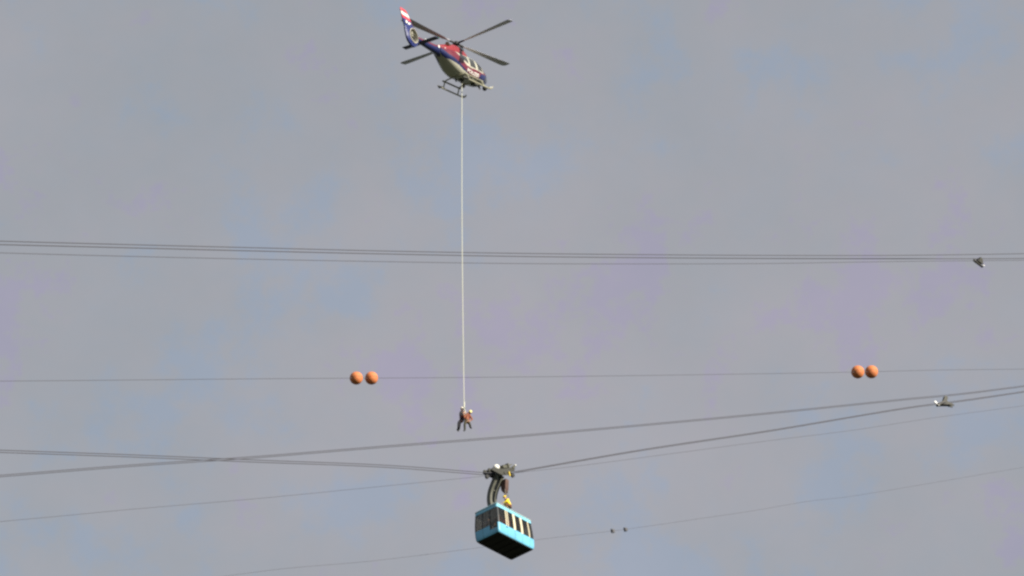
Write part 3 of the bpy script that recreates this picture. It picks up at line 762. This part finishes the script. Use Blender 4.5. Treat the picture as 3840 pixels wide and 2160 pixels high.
PXS_L = [(-1700, 1630), (0, 1692), (480, 1709), (960, 1729), (1440, 1748), (1820, 1763)]
PXS_R = [(1930, 1758), (2400, 1689), (2880, 1616.5), (3400, 1530), (3600, 1504), (3840, 1469), (5400, 1235)]
def rope_pts(px, off): return [on_plane(x, y, lane(off), LN) for x, y in px]
def densify(pts, seg=14):
    P = [Vector(p) for p in pts]; out = []
    for i in range(len(P) - 1):
        p0 = P[max(i - 1, 0)]; p1 = P[i]; p2 = P[i + 1]; p3 = P[min(i + 2, len(P) - 1)]
        d1 = (p2 - p0).normalized() * (p2 - p1).length if i else (p2 - p1); d2 = (p3 - p1).normalized() * (p2 - p1).length if i + 2 < len(P) else (p2 - p1)
        for k in range(seg):
            t = k / seg; t2, t3 = t * t, t ** 3
            out.append((2 * t3 - 3 * t2 + 1) * p1 + (t3 - 2 * t2 + t) * d1 + (-2 * t3 + 3 * t2) * p2 + (t3 - t2) * d2)
    out.append(P[-1]); return out
SL = rope_pts(PXS_L, 0); SR = rope_pts(PXS_R, 0)
dirL = (SL[-1] - SL[-3]).normalized(); dirR = (SR[1] - SR[0]).normalized()
slope = math.atan2((dirL.z + dirR.z) / 2, AZ.dot((dirL + dirR) / 2))

# local frame of the carriage: x along rope, z up
CB = Matrix((AZ * math.cos(slope) + Vector((0, 0, math.sin(slope))), LN, -AZ * math.sin(slope) + Vector((0, 0, math.cos(slope))))).transposed().to_4x4()
CB.translation = HEADW
TOCAR = GI @ CB
def cpart(m, name, mt, parent):
    m.v = [tuple(TOCAR @ Vector(v)) for v in m.v]; return m.obj(name, mt, parent)
SEP = .22
m = MB()
for y in (-.42, .42):
    m.prism([(-1.45, y, .18), (-1.2, y, .30), (-.3, y, .22), (.3, y, .22), (1.2, y, .30), (1.45, y, .18), (1.2, y, .08), (.35, y, -.28), (-.35, y, -.28), (-1.2, y, .08)], (0, .05, 0))
m.tube([(0, -.5, -.12), (0, .5, -.12)], .11, 16)
for x in (-1.2, 1.2): m.tube([(x, -.45, .2), (x, .45, .2)], .05, 10)
car_ = cpart(m, 'carriage', M_DARK, CAR)
for x in (-1.42, -1.02, -.58, -.2, .2, .58, 1.02, 1.42):
    for y in (-SEP, SEP):
        m = MB(); m.disc((x, y, .20), (0, 1, 0), .165, .09, 20); cpart(m, 'wheel', M_DARK, car_)
for x in (-1.62, 1.5):
    m = MB(); m.tube([(math.copysign(1.2, x), 0, .12), (x, 0, -.12)], .04, 8); m.disc((x, 0, -.2), (0, 1, 0), .17, .14, 18); cpart(m, 'guide_roller', M_BLACK, car_)
m = MB(); m.ball((-.36, -.10, .42), .25, 20, 12, (1, 1, .9)); m.tube([(-.36, -.1, .10), (-.36, -.1, .25)], .10, 12); cpart(m, 'white_lamp_housing', mat('white_housing', (.82, .80, .74), .4), car_)
m = MB(); m.box((.30, -.25, .38), (.5, .4, .22)); m.box((.75, -.3, .42), (.16, .3, .36)); m.bar((.5, -.2, .3), (1.35, -.3, .55), .08, .08); cpart(m, 'rope_grip', M_GUN, car_)
m = MB(); m.bar((1.1, -.45, .25), (1.5, -.45, .40), .06, .16); cpart(m, 'cable_guide', M_GUN, car_)
m = MB(); m.ball((1.54, -.45, .42), .07, 12, 8); cpart(m, 'end_lamp', M_WHITE, car_)
m = MB(); m.box((.45, -.50, -.22), (.10, .09, .34)); cpart(m, 'damper', M_YEL, car_)
# hanger: two parallel curved box beams bowing to the lane's far side
arc = [(.0, ZH - .12), (.16, 5.75), (.44, 5.35), (.74, 4.85), (.90, 4.3), (.90, 3.75), (.72, 3.2), (.42, 2.75), (.22, 2.44)]
for x in (-.26, .26):
    m = MB(); P = densify([Vector((x, y, z)) for y, z in arc], 6)
    for i in range(len(P)):
        pass
    vv = []; wd_ = .22
    for i, p in enumerate(P):
        d = (P[min(i + 1, len(P) - 1)] - P[max(i - 1, 0)]).normalized(); nrm = Vector((0, -d.z, d.y)); hh = .16
        vv += [p + nrm * hh + Vector((wd_ / 2, 0, 0)), p + nrm * hh - Vector((wd_ / 2, 0, 0)), p - nrm * hh - Vector((wd_ / 2, 0, 0)), p - nrm * hh + Vector((wd_ / 2, 0, 0))]
    m.add(vv, [(i * 4 + k, i * 4 + (k + 1) % 4, i * 4 + 4 + (k + 1) % 4, i * 4 + 4 + k) for i in range(len(P) - 1) for k in range(4)] + [(0, 1, 2, 3), tuple(len(vv) - 4 + k for k in (3, 2, 1, 0))])
    m.obj('hanger_arm', M_HANG, CAR)
for y, z in ((.70, 4.95), (.90, 4.0), (.55, 2.95)):
    m = MB(); m.tube([(-.26, y, z), (.26, y, z)], .06, 10); m.obj('hanger_crossbar', M_HANG, CAR)
m = MB(); m.box((.0, .1, 2.61), (1.5, .9, .10)); m.obj('hanger_foot', M_HANG, CAR)
m = MB(); m.prism([(.46, -.30, 5.62), (.46, .26, 5.62), (.46, .20, 4.85), (.46, .02, 4.55), (.46, -.20, 4.85)], (.36, 0, 0)); m.bar((.46, -.05, 4.7), (.46, .10, 2.6), .10, .10, Vector((0, 1, 0))); m.obj('brake_housing', M_BROWN, CAR)
for x in (.30, .62):
    m = MB(); m.tube([(x, -.20, 2.48), (x, -.14, 4.9)], .022, 8); m.obj('ladder_rail', M_HANG, CAR)
for k in range(7):
    m = MB(); z = 2.75 + k * .32; m.tube([(.30, -.19 + k * .009, z), (.62, -.19 + k * .009, z)], .016, 6); m.obj('ladder_rung', M_HANG, CAR)

# passengers and the man on the roof
def standing(label, x, y, face, jacket, trousers, hair, z=.15, sc=1.0, arms=0.0):
    J = dict(pelvis=(0, 0, .95), chest=(0, -.01, 1.30), neck=(0, 0, 1.50), head=(0, -.02, 1.64),
             shL=(.20, 0, 1.40), elL=(.27, .02, 1.13), wrL=(.24, -.10 - arms, .90 + arms), shR=(-.20, 0, 1.40), elR=(-.28, .03, 1.13), wrR=(-.25, -.12, .92),
             hpL=(.10, 0, .88), knL=(.11, -.03, .50), anL=(.11, .02, .09), toL=(.13, -.14, .04), hpR=(-.10, 0, .88), knR=(-.11, -.02, .50), anR=(-.11, .03, .09), toR=(-.14, -.13, .04))
    J = {k: Vector(v) * sc for k, v in J.items()}
    p = GM @ Vector((x, y, z))
    return person(label, 'passengers inside the cable car', p, face + R(49.724), J, jacket, trousers, False, hair)
standing('passenger in a red jacket behind the window beside the cable car door', -.55, -.62, R(-20), M_JRED, M_JGREY, M_HAIR)
standing('passenger in a grey coat behind the dark end windows of the cable car', -1.45, .30, R(-90), M_JGREY, M_JDARK, M_HAIR, sc=.97)
standing('passenger in an orange jacket behind the glazed end door of the cable car', -1.35, -.55, R(-70), M_JORANGE, M_JGREY, M_HAIR, sc=.98)
# crouching helper on the roof
J = dict(pelvis=(0, .12, .36), chest=(0, -.10, .70), neck=(0, -.21, .87), head=(0, -.28, .99),
         shL=(.21, -.12, .78), elL=(.31, -.28, .57), wrL=(.22, -.48, .46), shR=(-.21, -.12, .78), elR=(-.32, -.24, .55), wrR=(-.22, -.46, .42),
         hpL=(.11, .10, .32), knL=(.22, -.34, .42), anL=(.18, -.16, .09), toL=(.19, -.32, .04), hpR=(-.12, .10, .32), knR=(-.20, -.30, .10), anR=(-.16, .10, .08), toR=(-.17, .22, .04))
J = {k: Vector(v) * 1.08 for k, v in J.items()}
person('person in a bright yellow jacket crouching on the cable car roof', None, GM @ Vector((-.10, -.66, 2.57)), R(49.724) + R(-120), J, M_JYEL, M_BROWNC, True, M_YEL)

# ------------------------------------------------------------------ ropes
def rope(label, pts, r, lat=0.0, name='cable', cat='cable', group=None):
    P = [p + LN * lat for p in pts]; o0 = P[0].copy()
    m = MB(); m.tube([p - o0 for p in P], r, 8); o = m.obj(name, M_ROPE, None); o.location = o0
    return tag(o, label, cat, group)
top = TOCAR  # carriage frame
SAGP = [CB @ Vector((x, 0, .02)) for x in (-1.4, -.7, 0, .7, 1.4)]
full = densify(SL[:-1] + [CB @ Vector((-1.7, 0, .015))], 16) + SAGP + densify([CB @ Vector((1.7, 0, .015))] + SR[1:], 16)
for lat in (-SEP, SEP):
    rope('thick steel rope passing under the wheels of the cable car carriage', full, .028, lat, 'track_rope', 'cable', 'track ropes carrying the cable car')
PXU = [(-1700, 1915), (0, 1785), (480, 1747), (960, 1714), (1440, 1675), (1920, 1637), (2400, 1595), (2880, 1550), (3400, 1497), (3600, 1478), (3840, 1448), (5400, 1250)]
UP_ = densify(rope_pts(PXU, 7.0), 12)
for lat in (-SEP, SEP):
    rope('thick steel rope running straight past above the cable car without a load', UP_, .026, lat, 'track_rope', 'cable', 'track ropes of the empty lane')
PXT1 = [(-1700, 853), (0, 904), (480, 917), (960, 929), (1440, 941), (1920, 949.5), (2400, 954.5), (2880, 957.5), (3360, 957.5), (3840, 951), (5400, 920)]
PXT2 = [(-1700, 874), (0, 917), (480, 929), (960, 941), (1440, 952), (1920, 961), (2400, 966), (2880, 969), (3360, 970), (3840, 969), (5400, 950)]
PXT3 = [(-1700, 895), (0, 948), (480, 961), (960, 972), (1440, 981), (1920, 988), (2400, 989.5), (2880, 988), (3200, 983), (3500, 979), (3840, 976), (5400, 955)]
T1 = densify(rope_pts(PXT1, 20.0), 12); T2 = densify(rope_pts(PXT2, 20.5), 12); T3 = densify(rope_pts(PXT3, 20.25), 12)
rope('uppermost of the three dark ropes crossing behind the rescue line', T1, .035, 0, 'track_rope')
rope('middle one of the three dark ropes crossing behind the rescue line', T2, .038, 0, 'track_rope')
rope('thinner lowest of the three dark ropes crossing behind the rescue line', T3, .024, 0, 'haul_rope')
PXB = [(-1700, 1437), (0, 1429), (480, 1425), (960, 1420.5), (1337, 1418), (1440, 1417.5), (1740, 1415.5), (2340, 1409), (2880, 1401), (3216, 1395), (3268, 1394), (3500, 1388), (3840, 1384), (5400, 1362)]
BP = densify(rope_pts(PXB, 11.0), 12)
rope('thin rope strung through four orange marker balls', BP, .017, 0, 'marker_rope')
PXH1 = [(-1700, 2115), (0, 1956), (240, 1934), (480, 1911), (960, 1870), (1440, 1823), (1740, 1793), (1867, 1780), (2160, 1748), (2400, 1717), (2880, 1653), (3200, 1613), (3500, 1567), (3840, 1521), (5400, 1300)]
H1 = densify(rope_pts(PXH1, 0.0), 12)
rope('thin haul rope running just below the cable car carriage', H1, .013, 0, 'haul_rope')
PXH2 = [(-900, 2400), (1000, 2140), (1400, 2103), (1780, 2056), (2030, 2022), (2298, 1991), (2346, 1985), (2700, 1934), (2850, 1911), (3030, 1880), (3200, 1860), (3840, 1752), (5400, 1490)]
H2 = densify(rope_pts(PXH2, 7.0), 12)
rope('thin haul rope passing behind the cable car cabin with two clamps on it', H2, .011, 0, 'haul_rope')

# marker balls
def marker_ball(px, py, label, group):
    c = on_plane(px, py, lane(11.0), LN)
    t = thing('marker_ball', label, 'marker ball', c, (0, -R(13), R(49.724)), group)
    rad = 49 / 2 / FPX * (c - CAM).dot(FW)
    for s, nm in ((0.0, 'upper_half_shell'), (.5, 'lower_half_shell')):
        m = MB(); m.ball((0, 0, 0), rad, 40, 14, (1, 1, 1), s, s + .5); m.obj(nm, M_ORANGE, t)
    m = MB()
    m.tube([((rad + .004) * math.cos(a), (rad + .004) * math.sin(a), 0) for a in [2 * math.pi * k / 40 for k in range(41)]], .012, 6, False); m.obj('seam_flange', M_ORANGE, t)
    for s in (-1, 1):
        m = MB(); m.tube([(s * (rad - .03), 0, 0), (s * (rad + .07), 0, 0)], [.035, .028], 12); m.obj('rope_clamp', M_DARK, t)
    for k in range(8):
        a = 2 * math.pi * (k + .5) / 8; m = MB(); m.tube([((rad + .005) * math.cos(a), (rad + .005) * math.sin(a), -.025), ((rad + .005) * math.cos(a), (rad + .005) * math.sin(a), .025)], .016, 6); m.obj('bolt', M_DARK, t)
    return t
marker_ball(1336, 1418, 'orange marker ball on the thin rope, of the pair nearer the rescue line', 'orange marker balls of the pair nearer the rescue line')
marker_ball(1393, 1418, 'orange marker ball on the thin rope, of the pair nearer the rescue line', 'orange marker balls of the pair nearer the rescue line')
marker_ball(3216.5, 1395, 'orange marker ball on the thin rope, of the pair far from the rescue line', 'orange marker balls of the pair far from the rescue line')
marker_ball(3268, 1394.5, 'orange marker ball on the thin rope, of the pair far from the rescue line', 'orange marker balls of the pair far from the rescue line')

# slack rope carriers riding on the ropes
def carrier(px, py, off, label, kind):
    c = on_plane(px, py, lane(off), LN)
    t = thing('rope_carrier', label, 'rope carrier', c, (0, R(-6 * kind), R(49.724 - 30 * kind)))
    t.scale = (1.15, 1.15, 1.15)
    if kind == 0:      # long level shoe below two ropes, side plates and a roller
        m = MB(); m.bar((-.62, 0, -.50), (.62, 0, -.56), .16, .12); m.ball((-.62, 0, -.46), .13, 12, 8); t_ = m.obj('shoe', M_DARK, t)
        m = MB(); m.prism([(-.25, -.18, -.42), (.48, -.18, -.46), (.42, -.18, .12), (.12, -.18, .16)], (0, .04, 0)); m.obj('side_plate', M_DARK, t)
        m = MB(); m.prism([(-.25, .18, -.42), (.48, .18, -.46), (.42, .18, .12), (.12, .18, .16)], (0, .04, 0)); m.obj('side_plate', M_DARK, t)
        for x, z in ((.28, .10), (-.05, -.22), (.38, -.25)):
            m = MB(); m.disc((x, 0, z), (0, 1, 0), .13, .26, 18); m.obj('roller', M_DARK, t)
        m = MB(); m.bar((.35, -.24, -.60), (.58, -.24, -.52), .03, .06); m.obj('highlight_strip', M_WHITE, t)  # highlight along the shoe, put in as a white-painted bar
    else:              # pair of peaked saddle plates with rollers and a bright shoe
        for y in (-.14, .14):
            m = MB(); m.prism([(-.66, y, -.16), (-.30, y, .02), (-.12, y, .12), (.06, y, .50), (.24, y, .52), (.30, y, .36), (.16, y, .10), (.70, y, -.14), (.72, y, -.26), (.30, y, -.18), (-.30, y, -.22), (-.60, y, -.28)], (0, .07, 0)); m.obj('saddle_plate', M_DARK, t)
        m = MB(); m.box((-.05, 0, -.06), (.44, .36, .22)); m.obj('clamp_block', M_DARK, t)
        m = MB(); m.disc((.16, 0, .42), (0, 1, 0), .15, .24, 18); m.obj('roller', M_GUN, t)
        for x in (-.34, .40):
            m = MB(); m.disc((x, 0, -.14), (0, 1, 0), .11, .24, 16); m.obj('roller', M_GUN, t)
        m = MB(); m.bar((-.86, -.10, .02), (-.52, -.10, -.30), .10, .09); m.obj('shoe', M_WHITE, t)
    return t
carrier(3668, 970, 20.4, 'dark rope carrier with side plates hanging under the three upper ropes', 0)
carrier(3541, 1511, 0.0, 'dark rope carrier with a white shoe riding on the cable car rope', 1)
# clamps on the lower haul rope
for px, py in ((2298, 1991), (2346, 1985.5)):
    c = on_plane(px, py, lane(7.0), LN)
    t = thing('rope_clamp', 'small grey clamp on the thin haul rope behind the cable car cabin', 'clamp', c, (0, -R(20), R(49.724)), 'clamps on the lower haul rope')
    for z, nm in ((.065, 'upper_jaw'), (-.065, 'lower_jaw')):
        m = MB(); m.prism([(-.17, 0, z - .05), (.17, 0, z - .05), (.13, 0, z + .06), (-.13, 0, z + .06)], (0, .18, 0)); m.obj(nm, mat('zinc_clamp', (.09, .09, .10), .7, .0, .1), t)
    for x in (-.09, .09):
        m = MB(); m.tube([(x, .07, -.18), (x, .07, .20)], .022, 8); m.obj('bolt', M_DARK, t)
